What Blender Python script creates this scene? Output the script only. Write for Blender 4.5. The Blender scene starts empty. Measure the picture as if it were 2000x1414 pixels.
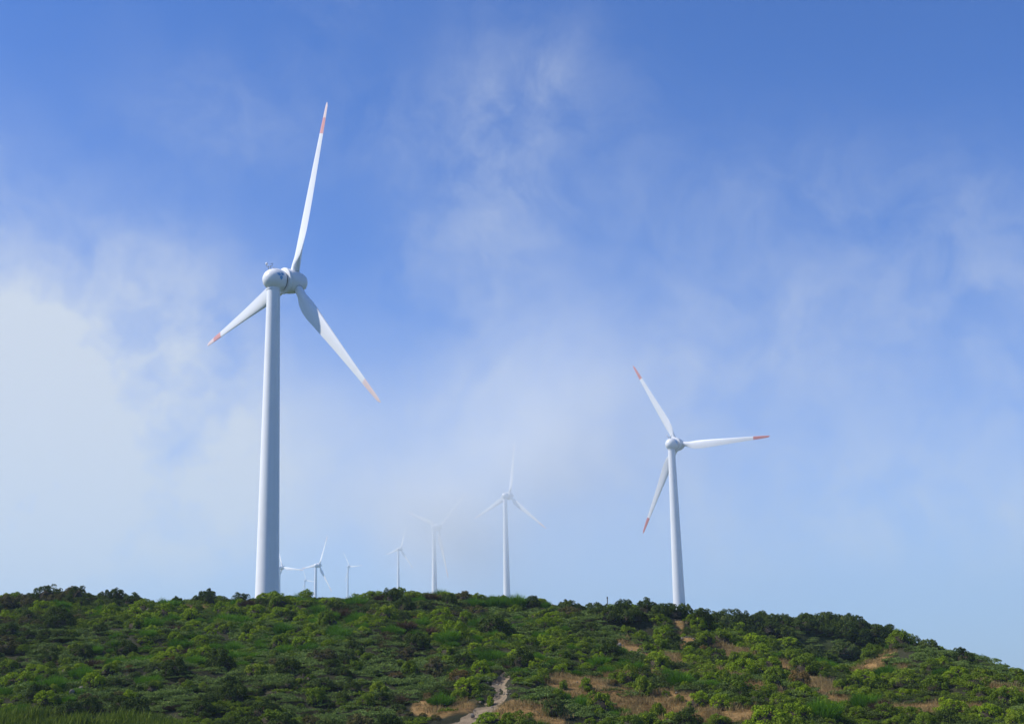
import bpy, math, random
import numpy as np
from mathutils import Vector, Matrix

rnd = random.Random(11)
rng = np.random.default_rng(11)
SC = bpy.context.scene
COL = SC.collection

# ------------------------------------------------------------------ camera
F_PX = 2550.0                                   # focal length in photo pixels (photo is 2000 wide)
PITCH = math.atan((1305 - 707) / F_PX)
CP, SP = math.cos(PITCH), math.sin(PITCH)
cam_d = bpy.data.cameras.new('camera')
cam_d.sensor_width = 36.0
cam_d.lens = 36.0 * F_PX / 2000.0
cam_d.clip_start, cam_d.clip_end = 0.2, 20000.0
cam = bpy.data.objects.new('camera', cam_d)
COL.objects.link(cam)
cam.location = (0, 0, 0)
ROLL = math.radians(1.25)                        # the picture is tilted a little
CR, SR = math.cos(ROLL), math.sin(ROLL)
cam.rotation_euler = (Matrix.Rotation(math.pi / 2 + PITCH, 3, 'X') @ Matrix.Rotation(-ROLL, 3, 'Z')).to_euler()
SC.camera = cam

# ------------------------------------------------------------------ light and exposure
SUN_EL, SUN_AZ = 46.0, -92.0                    # azimuth from +Y, negative = to the left
sun_d = bpy.data.lights.new('sun', 'SUN')
sun_d.energy = 5.0
sun_d.angle = math.radians(0.5)
sun_d.color = (1.0, 0.955, 0.88)
sun = bpy.data.objects.new('sun', sun_d)
COL.objects.link(sun)
_e, _a = math.radians(SUN_EL), math.radians(SUN_AZ)
SUN_DIR = Vector((math.sin(_a) * math.cos(_e), math.cos(_a) * math.cos(_e), math.sin(_e)))
sun.rotation_euler = SUN_DIR.to_track_quat('Z', 'Y').to_euler()

SC.view_settings.view_transform = 'Standard'
SC.view_settings.look = 'None'
SC.view_settings.gamma = 1.0
SC.view_settings.use_curve_mapping = False
SC.view_settings.exposure = 0.30
SC.render.engine = 'CYCLES'
SC.cycles.volume_bounces = 6
SC.cycles.max_bounces = 8
SC.cycles.transparent_max_bounces = 12
SC.cycles.use_denoising = True


def px_dir(px, py):
    """Direction in the world of a point of the photograph."""
    X1, Y1 = (px - 1000) / F_PX, -(py - 707) / F_PX
    X, Y = X1 * CR + Y1 * SR, -X1 * SR + Y1 * CR
    v = Vector((X, CP - Y * SP, SP + Y * CP))
    return v.normalized()


class NT:
    """Small helper to write node trees."""
    def __init__(self, tree):
        self.t = tree
        tree.nodes.clear()

    def n(self, typ, **kw):
        nd = self.t.nodes.new(typ)
        for k, v in kw.items():
            setattr(nd, k, v)
        return nd

    def l(self, a, b):
        self.t.links.new(a, b)

    def put(self, sock, v):
        if isinstance(v, bpy.types.NodeSocket):
            self.l(v, sock)
        else:
            sock.default_value = v

    def math(self, op, a, b=None, c=None, clamp=False):
        nd = self.n('ShaderNodeMath', operation=op, use_clamp=clamp)
        for i, v in enumerate((a, b, c)):
            if v is not None:
                self.put(nd.inputs[i], v)
        return nd.outputs[0]

    def vmath(self, op, a, b=None):
        nd = self.n('ShaderNodeVectorMath', operation=op)
        self.put(nd.inputs[0], a)
        if b is not None:
            self.put(nd.inputs[1], b)
        return nd.outputs[1] if op in ('LENGTH', 'DOT_PRODUCT') else nd.outputs[0]

    def noise(self, vec, scale, detail=6, rough=0.55, dist=0.0):
        nd = self.n('ShaderNodeTexNoise')
        if vec is not None:
            self.l(vec, nd.inputs['Vector'])
        nd.inputs['Scale'].default_value = scale
        nd.inputs['Detail'].default_value = detail
        nd.inputs['Roughness'].default_value = rough
        nd.inputs['Distortion'].default_value = dist
        return nd

    def ramp(self, fac, stops, interp='LINEAR'):
        nd = self.n('ShaderNodeValToRGB')
        cr = nd.color_ramp
        cr.interpolation = interp
        while len(cr.elements) < len(stops):
            cr.elements.new(0.5)
        for e, (p, c) in zip(cr.elements, stops):
            e.position = p
            e.color = (*c, 1) if len(c) == 3 else c
        self.put(nd.inputs[0], fac)
        return nd.outputs[0]

    def mix(self, fac, a, b, blend='MIX'):
        nd = self.n('ShaderNodeMix', data_type='RGBA', blend_type=blend)
        self.put(nd.inputs[0], fac)
        for s, v in ((nd.inputs[6], a), (nd.inputs[7], b)):
            if isinstance(v, tuple) and len(v) == 3:
                v = (*v, 1)
            self.put(s, v)
        return nd.outputs[2]

    def smooth(self, v, a, b):
        nd = self.n('ShaderNodeMapRange', interpolation_type='SMOOTHSTEP')
        self.put(nd.inputs[0], v)
        nd.inputs[1].default_value, nd.inputs[2].default_value = a, b
        return nd.outputs[0]


# ------------------------------------------------------------------ sky
world = bpy.data.worlds.new('World')
SC.world = world
world.use_nodes = True
w = NT(world.node_tree)
sky = w.n('ShaderNodeTexSky', sky_type='NISHITA', sun_disc=False)
sky.sun_elevation = math.radians(SUN_EL)
sky.sun_rotation = math.radians(SUN_AZ % 360)
sky.altitude = 1500.0
sky.air_density = 1.0
sky.dust_density = 0.2
sky.ozone_density = 3.0
SKY_STRENGTH = 0.070
d = w.n('ShaderNodeTexCoord').outputs['Generated']
warp = w.noise(d, 5.0, 5, 0.6)
dw = w.vmath('ADD', d, w.vmath('SCALE', w.vmath('SUBTRACT', warp.outputs['Color'], (0.5, 0.5, 0.5))))
dw.node.inputs[1].links[0].from_node.inputs['Scale'].default_value = 0.10
soft = w.noise(dw, 9.0, 7, 0.58).outputs[0]
wisp = w.noise(dw, 17.0, 8, 0.62, 0.4).outputs[0]
broad = w.noise(d, 3.2, 3, 0.5).outputs[0]


def blob(px, py, rx, ry, weight):
    """A soft patch of thin cloud round one direction of the sky; radii in photo pixels."""
    c = px_dir(px, py)
    right = Vector((1, 0, 0))
    upv = right.cross(c).normalized()
    right = c.cross(upv).normalized()
    a = w.vmath('DOT_PRODUCT', dw, tuple(right * (F_PX / rx)))
    b = w.vmath('DOT_PRODUCT', dw, tuple(upv * (F_PX / ry)))
    fwd = w.vmath('DOT_PRODUCT', dw, tuple(c))
    r2 = w.math('ADD', w.math('MULTIPLY', a, a), w.math('MULTIPLY', b, b))
    g = w.math('EXPONENT', w.math('MULTIPLY', r2, -1.0))
    g = w.math('MULTIPLY', g, w.math('GREATER_THAN', fwd, 0.0))
    return w.math('MULTIPLY', g, weight)


def total(items):
    s = items[0]
    for i in items[1:]:
        s = w.math('ADD', s, i)
    return s


dense = total([blob(60, 800, 320, 240, 0.95), blob(350, 620, 170, 150, 0.65), blob(-250, 620, 330, 260, 0.9),
               blob(400, 830, 190, 200, 0.6), blob(100, 1030, 420, 150, 0.5), blob(-500, 950, 420, 240, 0.8)])
thin = total([blob(980, 270, 120, 200, 0.37), blob(1130, 130, 70, 80, 0.30), blob(920, 520, 140, 150, 0.30),
              blob(1000, 800, 260, 130, 0.34), blob(780, 960, 320, 120, 0.22), blob(1850, 480, 240, 150, 0.17),
              blob(2200, 560, 260, 160, 0.20), blob(1500, 420, 330, 130, 0.20), blob(1250, 700, 400, 170, 0.30), blob(1650, 700, 400, 150, 0.22),
              blob(430, 230, 200, 120, 0.22), blob(1650, 980, 420, 110, 0.45), blob(780, 260, 120, 100, 0.2)])
dense_f = w.math('MULTIPLY', dense, w.smooth(soft, 0.14, 0.74))
thin_f = w.math('MULTIPLY', thin, w.smooth(wisp, 0.17, 0.83))
gen_f = w.math('MULTIPLY', w.smooth(broad, 0.50, 0.72), w.math('MULTIPLY', w.smooth(wisp, 0.36, 0.8), 0.16))
up_z = w.n('ShaderNodeSeparateXYZ')
w.l(dw, up_z.inputs[0])
zz = w.math('DIVIDE', w.math('MAXIMUM', up_z.outputs[2], 0.0), 0.19)
low_f = w.math('MULTIPLY', w.math('EXPONENT', w.math('MULTIPLY', w.math('MULTIPLY', zz, zz), -1.0)), w.math('MULTIPLY_ADD', broad, 0.42, 0.34))
cloud = total([dense_f, thin_f, gen_f, low_f])
cloud = w.math('MINIMUM', cloud, 0.93)
hs = w.n('ShaderNodeHueSaturation')
w.l(w.mix(1.0, sky.outputs[0], (0.43, 1.00, 1.92), 'MULTIPLY'), hs.inputs['Color'])   # the camera's deep blue
hs.inputs['Hue'].default_value = 0.5
hs.inputs['Saturation'].default_value = 1.0
hs.inputs['Value'].default_value = 1.0
CLOUD_RGB = (8.2, 8.7, 9.4)
skycol = w.mix(cloud, hs.outputs[0], CLOUD_RGB)
bg = w.n('ShaderNodeBackground')
w.l(skycol, bg.inputs['Color'])
bg.inputs['Strength'].default_value = SKY_STRENGTH
wo = w.n('ShaderNodeOutputWorld')
w.l(bg.outputs[0], wo.inputs['Surface'])


# ------------------------------------------------------------------ helpers
def tag(o, label=None, cat=None, group=None, kind=None):
    for k, v in (('label', label), ('category', cat), ('group', group), ('kind', kind)):
        if v:
            o[k] = v
    return o


def new_obj(name, mesh, parent=None, loc=None):
    o = bpy.data.objects.new(name, mesh)
    COL.objects.link(o)
    if parent is not None:
        o.parent = parent
    if loc is not None:
        o.location = loc
    return o


def mesh_from(name, verts, faces, mats=(), smooth=False, mat_idx=None, tint=None):
    """verts (n,3); faces = array (m,k) or list of tuples."""
    me = bpy.data.meshes.new(name)
    verts = np.asarray(verts, dtype=np.float32)
    if isinstance(faces, np.ndarray):
        m, k = faces.shape
        me.vertices.add(len(verts))
        me.vertices.foreach_set('co', verts.ravel())
        me.loops.add(m * k)
        me.loops.foreach_set('vertex_index', faces.astype(np.int32).ravel())
        me.polygons.add(m)
        me.polygons.foreach_set('loop_start', np.arange(0, m * k, k, dtype=np.int32))
        me.update(calc_edges=True)
    else:
        me.from_pydata([tuple(map(float, v)) for v in verts], [], faces)
        me.update()
    for m_ in mats:
        me.materials.append(m_)
    if mat_idx is not None:
        me.polygons.foreach_set('material_index', np.asarray(mat_idx, dtype=np.int32))
    if tint is not None:
        at = me.attributes.new('tint', 'FLOAT', 'FACE')
        at.data.foreach_set('value', np.asarray(tint, dtype=np.float32))
    if smooth:
        me.polygons.foreach_set('use_smooth', np.ones(len(me.polygons), dtype=bool))
    return me


def revolve(profile, seg=48, axis='Z'):
    """profile [(r, h)] about Z (or along Y when axis='Y'); caps closed when r = 0."""
    V, Fc, rings = [], [], []
    for r, h in profile:
        if r < 1e-6:
            V.append((0, 0, h)); rings.append([len(V) - 1])
        else:
            ring = []
            for i in range(seg):
                a = 2 * math.pi * i / seg
                V.append((r * math.cos(a), r * math.sin(a), h)); ring.append(len(V) - 1)
            rings.append(ring)
    for A, B in zip(rings, rings[1:]):
        for i in range(seg):
            j = (i + 1) % seg
            if len(A) == 1 and len(B) == 1:
                continue
            if len(A) == 1:
                Fc.append((A[0], B[j], B[i]))
            elif len(B) == 1:
                Fc.append((A[i], A[j], B[0]))
            else:
                Fc.append((A[i], A[j], B[j], B[i]))
    if axis == 'Y':
        V = [(x, z, -y) for x, y, z in V]
    return V, Fc


# value noise in numpy (terrain and planting)
def _hash(ix, iy, seed):
    h = (ix.astype(np.int64) * 374761393 + iy.astype(np.int64) * 668265263 + seed * 1442695041) & 0x7FFFFFFF
    h = ((h ^ (h >> 13)) * 1274126177) & 0x7FFFFFFF
    return ((h ^ (h >> 16)) & 0xFFFF) / 65535.0


def vnoise(x, y, scale, seed=0):
    x = np.asarray(x, float) / scale; y = np.asarray(y, float) / scale
    ix, iy = np.floor(x), np.floor(y)
    fx, fy = x - ix, y - iy
    fx = fx * fx * (3 - 2 * fx); fy = fy * fy * (3 - 2 * fy)
    a, b = _hash(ix, iy, seed), _hash(ix + 1, iy, seed)
    c, d_ = _hash(ix, iy + 1, seed), _hash(ix + 1, iy + 1, seed)
    return (a * (1 - fx) + b * fx) * (1 - fy) + (c * (1 - fx) + d_ * fx) * fy


def sstep(x, a, b):
    t = np.clip((np.asarray(x, float) - a) / (b - a), 0, 1)
    return t * t * (3 - 2 * t)


# ------------------------------------------------------------------ terrain
def at_depth(px, py, y):
    """(x, z) where the ray through a photo point reaches depth y."""
    v = px_dir(px, py)
    return v.x / v.y * y, v.z / v.y * y


_crest = [(-900, 1172), (-300, 1176), (0, 1176), (100, 1171), (250, 1177), (340, 1178), (450, 1182), (560, 1180), (680, 1175),
          (770, 1168), (860, 1178), (960, 1182), (1060, 1186), (1150, 1190), (1200, 1200), (1330, 1211), (1400, 1224),
          (1500, 1258), (1600, 1300), (1650, 1291), (1740, 1258), (1850, 1279), (1920, 1302), (2000, 1328),
          (2200, 1392), (2700, 1500)]


def yc_of(x):
    return 88.0 - 12.0 * sstep(x, 12, 24)


_cx, _cz = [], []
for px, py in _crest:
    x = 0.0
    for _ in range(30):
        x, z = at_depth(px, py, float(yc_of(x)))
    _cx.append(x); _cz.append(z)
_cx, _cz = np.array(_cx), np.array(_cz)
_f0, _f1 = at_depth(0, 1424, 57.0), at_depth(2000, 1424, 57.0)
_bank = [at_depth(a, b, 105.0) for a, b in [(1180, 1210), (1400, 1226), (1470, 1228), (1690, 1238), (1755, 1258), (1850, 1312), (2300, 1480)]]
_bx, _bz = np.array([q[0] for q in _bank]), np.array([q[1] for q in _bank])


def height(x, y, detail=True):
    x = np.asarray(x, float); y = np.asarray(y, float)
    yc = yc_of(x)
    zc = np.interp(x, _cx, _cz)
    # front slope
    y0 = 57.0
    z0 = _f0[1] + (_f1[1] - _f0[1]) * (np.clip(x, -40, 40) - _f0[0]) / (_f1[0] - _f0[0])
    t = np.maximum((yc - y) / (yc - y0), 0)
    front = zc - (zc - z0) * np.where(t < 1, t ** 1.22, 1 + 1.22 * (t - 1))
    near = -1.75 - 4.6 * sstep(y, 2, 26) + 0.02 * np.abs(x)
    front = near + (front - near) * sstep(y, 30, 50)
    # plateau behind the left part
    by = np.maximum(y - yc, 0)
    grad = 0.0475 - 0.020 * sstep(x / np.maximum(y, 1), 0.0, 0.10)
    left = zc - 1.3 * sstep(by, 0, 10) + grad * np.minimum(by, 3100)
    # dip and bank behind the right part
    zb = np.interp(x, _bx, _bz)
    dip = np.minimum(zc, zb) - 2.2 * sstep(by, 0, 9)
    right = dip + (zb - dip) * sstep(y, 97.5, 102.5) + 0.02 * np.maximum(y - 105, 0).clip(0, 400)
    wr = sstep(x, 9, 16) * 1.0
    behind = left * (1 - wr * sstep(y, 60, 86)) + right * (wr * sstep(y, 60, 86))
    # beyond the bank the two join again towards the plateau
    joinb = sstep(y, 130, 300)
    behind = behind * (1 - joinb) + left * joinb
    # escarpment that drops to the right
    xe = 32 + np.maximum(y - 105, 0) * 0.11
    over = np.maximum(x - xe, 0)
    fall = 22 * sstep(over, 0, 40) + 0.25 * over.clip(0, 400)
    behind = behind - fall * sstep(y, 84, 100)
    z = np.where(y < yc, front, behind)
    if detail:
        near_w = 1 - sstep(np.hypot(x, y), 150, 500)
        a = (vnoise(x, y, 5.0, 3) - 0.5) * 0.75 + (vnoise(x, y, 2.1, 4) - 0.5) * 0.36 + (vnoise(x, y, 0.9, 5) - 0.5) * 0.13
        z = z + a * near_w * sstep(y, 30, 50) + (vnoise(x, y, 160, 6) - 0.5) * 6 * sstep(y, 300, 900)
        # the little scarp in the middle of the slope (dark overhang above a sandy ledge)
        sx, sy = x - 8.2, y - 80.0
        ex = np.exp(-(sx / 3.4) ** 2)
        z = z + ex * (0.75 * np.exp(-((sy - 1.6) / 2.2) ** 2) * sstep(sy, -0.7, 0.2) - 0.55 * np.exp(-((sy + 1.1) / 1.2) ** 2))
    return z


def ground_at(px, py, y_from=48.0, y_to=140.0):
    """Where the ray through a photo point meets the bare slope: world (x, y, z)."""
    dv = px_dir(px, py)
    ys = np.arange(y_from, y_to, 0.05)
    xs = dv.x / dv.y * ys
    zs = dv.z / dv.y * ys
    hit = np.nonzero(zs <= height(xs, ys))[0]
    i = hit[0] if len(hit) else None
    if i is None:                                  # above the ridge: stand it on the crest
        i = int(np.argmin(zs - height(xs, ys)))
    return float(xs[i]), float(ys[i]), float(height(xs[i], ys[i]))


def to_px(x, y, z):
    dd = y * CP + z * SP
    X0, Y0 = F_PX * x / dd, F_PX * (z * CP - y * SP) / dd
    return 1000 + X0 * CR - Y0 * SR, 707 - (X0 * SR + Y0 * CR)


def g_ellipse(px, py, rx, ry):
    x, y, _ = ground_at(px, py)
    yb = ground_at(px, py + ry)[1]
    yt = ground_at(px, max(py - ry, 1200))[1]
    return x, y, rx * y / F_PX, max(0.7, min(abs(yt - yb) / 2, 5.0))


# dry grass clearings, as ellipses on the ground
DRY = [g_ellipse(*e) for e in [
    (850, 1382, 62, 16), (1000, 1385, 46, 20), (1070, 1392, 30, 20), (1120, 1336, 60, 18), (1190, 1360, 84, 20), (1275, 1376, 84, 20),
    (1340, 1396, 110, 20), (1450, 1392, 66, 20), (1225, 1270, 34, 10), (1300, 1292, 50, 10), (1440, 1275, 50, 9),
    (1500, 1345, 60, 8), (1590, 1335, 30, 20), (1640, 1372, 46, 12), (1700, 1302, 55, 10), (1320, 1215, 12, 16), (1340, 1246, 22, 8),
    (1765, 1310, 24, 6), (1960, 1345, 45, 10), (1790, 1390, 60, 10), (375, 1190, 40, 5), (1540, 1300, 22, 8),
    (1880, 1385, 40, 8), (1400, 1320, 50, 7), (1230, 1318, 50, 7)]]
FERN = [g_ellipse(*e) for e in [(1800, 1272, 130, 22), (1900, 1300, 70, 20), (1690, 1275, 90, 22), (1800, 1290, 80, 20), (640, 1390, 120, 26), (330, 1340, 130, 40), (560, 1300, 90, 30),
                                (760, 1320, 110, 40), (1040, 1350, 60, 24), (700, 1395, 100, 20), (1100, 1200, 130, 18), (1240, 1225, 60, 16),
                                (1120, 1395, 80, 22), (1560, 1250, 40, 20)]]
PATH_PX = [(868, 1426, 1.25), (900, 1410, 1.05), (932, 1388, 0.80), (955, 1372, 0.62), (972, 1358, 0.42), (982, 1342, 0.28), (972, 1328, 0.42), (985, 1316, 0.30), (992, 1308, 0.15)]
PATH = [(*ground_at(a, b)[:2], r) for a, b, r in PATH_PX]


def in_ellipses(x, y, L, soft=0.35):
    x = np.asarray(x, float); y = np.asarray(y, float)
    m = np.zeros_like(x)
    wob = (vnoise(x, y, 1.3, 21) - 0.5) * 0.7 + (vnoise(x, y, 0.5, 22) - 0.5) * 0.35
    for cx, cy, rx, ry in L:
        q = ((x - cx) / rx) ** 2 + ((y - cy) / ry) ** 2
        m = np.maximum(m, 1 - sstep(np.sqrt(q) + wob, 1 - soft, 1 + soft))
    return m


def path_dist(x, y):
    x = np.asarray(x, float); y = np.asarray(y, float)
    best = np.full_like(x, 1e9)
    for (ax, ay, ar), (bx, by, br) in zip(PATH, PATH[1:]):
        dx, dy = bx - ax, by - ay
        t = np.clip(((x - ax) * dx + (y - ay) * dy) / (dx * dx + dy * dy + 1e-9), 0, 1)
        q = np.hypot(x - ax - t * dx, y - ay - t * dy) - (ar + t * (br - ar))
        best = np.minimum(best, q)
    return best


_h0 = height


def height2(x, y):
    z = _h0(x, y)
    pd = path_dist(x, y)
    return z - 0.28 * (1 - sstep(pd, -0.35, 0.35))


# ------------------------------------------------------------------ materials
def mat(name):
    m = bpy.data.materials.new(name)
    m.use_nodes = True
    return m, NT(m.node_tree)


def bsdf_out(t, col, rough=0.6, spec=0.3, normal=None, sub=0.0, metal=0.0):
    b = t.n('ShaderNodeBsdfPrincipled')
    t.put(b.inputs['Base Color'], (*col, 1) if isinstance(col, tuple) and len(col) == 3 else col)
    t.put(b.inputs['Roughness'], rough)
    b.inputs['Specular IOR Level'].default_value = spec
    b.inputs['Metallic'].default_value = metal
    if normal is not None:
        t.l(normal, b.inputs['Normal'])
    o = t.n('ShaderNodeOutputMaterial')
    t.l(b.outputs[0], o.inputs['Surface'])
    return b


def bump(t, h, strength=0.4, dist=0.05):
    b = t.n('ShaderNodeBump')
    b.inputs['Strength'].default_value = strength
    b.inputs['Distance'].default_value = dist
    t.l(h, b.inputs['Height'])
    return b.outputs[0]


def leaf_mat(name, stops, rough=0.7, spec=0.06, trans=0.22):
    """Leaves: colour from a per-leaf tint plus a per-plant shift; a little light passes through."""
    m, t = mat(name)
    at = t.n('ShaderNodeAttribute', attribute_name='tint')
    oi = t.n('ShaderNodeObjectInfo')
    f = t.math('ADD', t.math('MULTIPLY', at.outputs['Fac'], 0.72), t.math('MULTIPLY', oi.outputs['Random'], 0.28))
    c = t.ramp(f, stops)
    b = t.n('ShaderNodeBsdfPrincipled')
    t.l(c, b.inputs['Base Color'])
    b.inputs['Roughness'].default_value = rough
    b.inputs['Specular IOR Level'].default_value = spec
    tr = t.n('ShaderNodeBsdfTranslucent')
    t.l(c, tr.inputs['Color'])
    mx = t.n('ShaderNodeMixShader')
    mx.inputs[0].default_value = trans
    t.l(b.outputs[0], mx.inputs[1]); t.l(tr.outputs[0], mx.inputs[2])
    o = t.n('ShaderNodeOutputMaterial')
    t.l(mx.outputs[0], o.inputs['Surface'])
    return m


M = {}
M['heath'] = leaf_mat('heath_leaves', [(0.0, (0.031, 0.0517, 0.0057)), (0.35, (0.0836, 0.1331, 0.0114)), (0.7, (0.161, 0.2256, 0.0157)), (1.0, (0.2744, 0.316, 0.0285))])
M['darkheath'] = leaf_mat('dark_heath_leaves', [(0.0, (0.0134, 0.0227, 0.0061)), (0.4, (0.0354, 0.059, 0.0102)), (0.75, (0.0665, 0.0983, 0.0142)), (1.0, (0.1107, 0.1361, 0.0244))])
M['lime'] = leaf_mat('lime_leaves', [(0.0, (0.0598, 0.099, 0.0053)), (0.4, (0.1433, 0.2201, 0.0093)), (0.75, (0.2272, 0.3136, 0.0133)), (1.0, (0.3346, 0.3741, 0.0239))])
M['broom'] = leaf_mat('broom_stalks', [(0.0, (0.0332, 0.0835, 0.0065)), (0.5, (0.0842, 0.1983, 0.0117)), (1.0, (0.1657, 0.2921, 0.0208))], trans=0.3)
M['fern'] = leaf_mat('fern_leaves', [(0.0, (0.0497, 0.0785, 0.0185)), (0.4, (0.1073, 0.1625, 0.0372)), (0.75, (0.175, 0.2465, 0.0567)), (1.0, (0.3048, 0.3587, 0.1031))])
M['scrub'] = leaf_mat('scrub_leaves', [(0.0, (0.0266, 0.0407, 0.0085)), (0.45, (0.0622, 0.0929, 0.0202)), (0.8, (0.1068, 0.1416, 0.0319)), (1.0, (0.178, 0.1904, 0.059))])
M['dead'] = leaf_mat('dead_twigs', [(0.0, (0.030, 0.020, 0.014)), (0.5, (0.085, 0.052, 0.032)), (1.0, (0.150, 0.090, 0.050))], trans=0.1)
M['rust'] = leaf_mat('rusty_leaves', [(0.0, (0.040, 0.030, 0.010)), (0.5, (0.120, 0.080, 0.024)), (1.0, (0.190, 0.120, 0.036))], trans=0.1)
M['brown'] = leaf_mat('brownish_leaves', [(0.0, (0.026, 0.028, 0.010)), (0.45, (0.075, 0.070, 0.022)), (0.8, (0.120, 0.105, 0.036)), (1.0, (0.140, 0.170, 0.030))])
M['straw'] = leaf_mat('straw_grass', [(0.0, (0.152, 0.102, 0.0399)), (0.5, (0.2755, 0.1938, 0.0788)), (1.0, (0.418, 0.3366, 0.1575))], rough=0.7, trans=0.3)
M['reed'] = leaf_mat('yellow_green_grass', [(0.0, (0.052, 0.0826, 0.009)), (0.5, (0.1171, 0.1745, 0.0162)), (1.0, (0.2081, 0.2478, 0.036))], trans=0.3)
m, t = mat('twig_wood')
n1 = t.noise(None, 9, 4)
bsdf_out(t, t.ramp(n1.outputs[0], [(0.3, (0.022, 0.018, 0.012)), (0.7, (0.060, 0.048, 0.032))]), 0.85, 0.1)
M['twig'] = m

m, t = mat('hill_soil')
tc = t.n('ShaderNodeTexCoord').outputs['Object']
na = t.noise(tc, 0.9, 8, 0.65)
nb = t.noise(tc, 6.0, 6, 0.7)
nc = t.noise(tc, 28.0, 5, 0.7)
att = t.n('ShaderNodeAttribute', attribute_name='dry')
soil = t.ramp(t.math('ADD', t.math('MULTIPLY', na.outputs[0], 0.5), t.math('MULTIPLY', nb.outputs[0], 0.5)),
              [(0.30, (0.016, 0.017, 0.009)), (0.5, (0.032, 0.033, 0.016)), (0.72, (0.066, 0.056, 0.032))])
farm = t.n('ShaderNodeAttribute', attribute_name='plateau')
cover = t.ramp(t.math('ADD', t.math('MULTIPLY', na.outputs[0], 0.4), t.math('MULTIPLY', nb.outputs[0], 0.6)),
               [(0.30, (0.016, 0.026, 0.008)), (0.5, (0.040, 0.064, 0.018)), (0.68, (0.075, 0.105, 0.030))])
soil = t.mix(farm.outputs['Fac'], soil, cover)
dry = t.ramp(t.math('ADD', t.math('MULTIPLY', nb.outputs[0], 0.55), t.math('MULTIPLY', nc.outputs[0], 0.45)),
             [(0.28, (0.140, 0.085, 0.030)), (0.48, (0.250, 0.150, 0.055)), (0.66, (0.330, 0.215, 0.090)), (0.8, (0.210, 0.170, 0.060))])
c = t.mix(t.smooth(att.outputs['Fac'], 0.15, 0.75), soil, dry)
bsdf_out(t, c, 0.9, 0.1, bump(t, nc.outputs[0], 0.7, 0.06))
M['ground'] = m

m, t = mat('sandy_path')
tc = t.n('ShaderNodeTexCoord').outputs['Object']
na = t.noise(tc, 2.0, 8, 0.7)
nb = t.noise(tc, 22.0, 6, 0.7)
c = t.ramp(t.math('ADD', t.math('MULTIPLY', na.outputs[0], 0.6), t.math('MULTIPLY', nb.outputs[0], 0.4)),
           [(0.3, (0.110, 0.082, 0.052)), (0.5, (0.220, 0.168, 0.110)), (0.7, (0.330, 0.262, 0.175))])
bsdf_out(t, c, 0.95, 0.1, bump(t, nb.outputs[0], 0.8, 0.06))
M['path'] = m

m, t = mat('pale_rock')
tc = t.n('ShaderNodeTexCoord').outputs['Object']
na = t.noise(tc, 4.0, 8, 0.7)
bsdf_out(t, t.ramp(na.outputs[0], [(0.3, (0.13, 0.11, 0.09)), (0.6, (0.27, 0.24, 0.20)), (0.8, (0.36, 0.33, 0.28))]), 0.9, 0.15, bump(t, na.outputs[0], 0.8, 0.1))
M['rock'] = m


def paint(name, base, dirt, rough=0.38):
    m, t = mat(name)
    tc = t.n('ShaderNodeTexCoord').outputs['Object']
    mp = t.n('ShaderNodeMapping')
    mp.inputs['Scale'].default_value = (1.6, 1.6, 0.12)
    t.l(tc, mp.inputs['Vector'])
    n1 = t.noise(mp.outputs[0], 1.4, 7, 0.65)
    n2 = t.noise(tc, 0.35, 4, 0.5)
    c = t.mix(t.smooth(n1.outputs[0], 0.50, 0.85), base, dirt)
    c = t.mix(t.math('MULTIPLY', t.smooth(n2.outputs[0], 0.45, 0.8), 0.4), c, dirt)
    r = t.math('ADD', t.math('MULTIPLY', n1.outputs[0], 0.2), rough - 0.1)
    bsdf_out(t, c, r, 0.4)
    return m


M['white'] = paint('white_turbine_paint', (0.80, 0.80, 0.80), (0.70, 0.70, 0.68))
M['blade_white'] = paint('white_blade_gelcoat', (0.82, 0.82, 0.82), (0.74, 0.73, 0.72), 0.34)
M['red'] = paint('hazed_red_paint', (0.60, 0.20, 0.17), (0.68, 0.32, 0.28), 0.45)  # red paled towards pink, haze and overexposure put into the colour
M['worn_red'] = paint('worn_red_paint', (0.68, 0.32, 0.29), (0.75, 0.48, 0.45), 0.45)  # worn paint, its colour also paled for haze and overexposure
M['pale_red'] = paint('pale_red_paint', (0.77, 0.60, 0.56), (0.80, 0.70, 0.67), 0.45)  # bleached stretch of near tips; on far tips the paling stands in for haze
M['seam'] = paint('grey_seal', (0.16, 0.165, 0.175), (0.11, 0.11, 0.12), 0.6)
M['collar'] = paint('grey_collar', (0.46, 0.47, 0.48), (0.36, 0.36, 0.37), 0.5)
M['blue'] = paint('blue_emblem', (0.10, 0.34, 0.60), (0.13, 0.38, 0.62), 0.4)
M['grey'] = paint('galvanised_grey', (0.16, 0.165, 0.17), (0.11, 0.11, 0.115), 0.5)
M['pole'] = paint('dark_post', (0.07, 0.065, 0.06), (0.05, 0.045, 0.04), 0.7)

# ------------------------------------------------------------------ ground
def axis(lo, a, b, hi, step, grow=1.16):
    mid = list(np.arange(a, b + 1e-6, step))
    up, s, v = [], step, b
    while v < hi:
        s *= grow; v += s; up.append(v)
    dn, s, v = [], step, a
    while v > lo:
        s *= grow; v -= s; dn.append(v)
    return np.array(dn[::-1] + mid + up)


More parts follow.
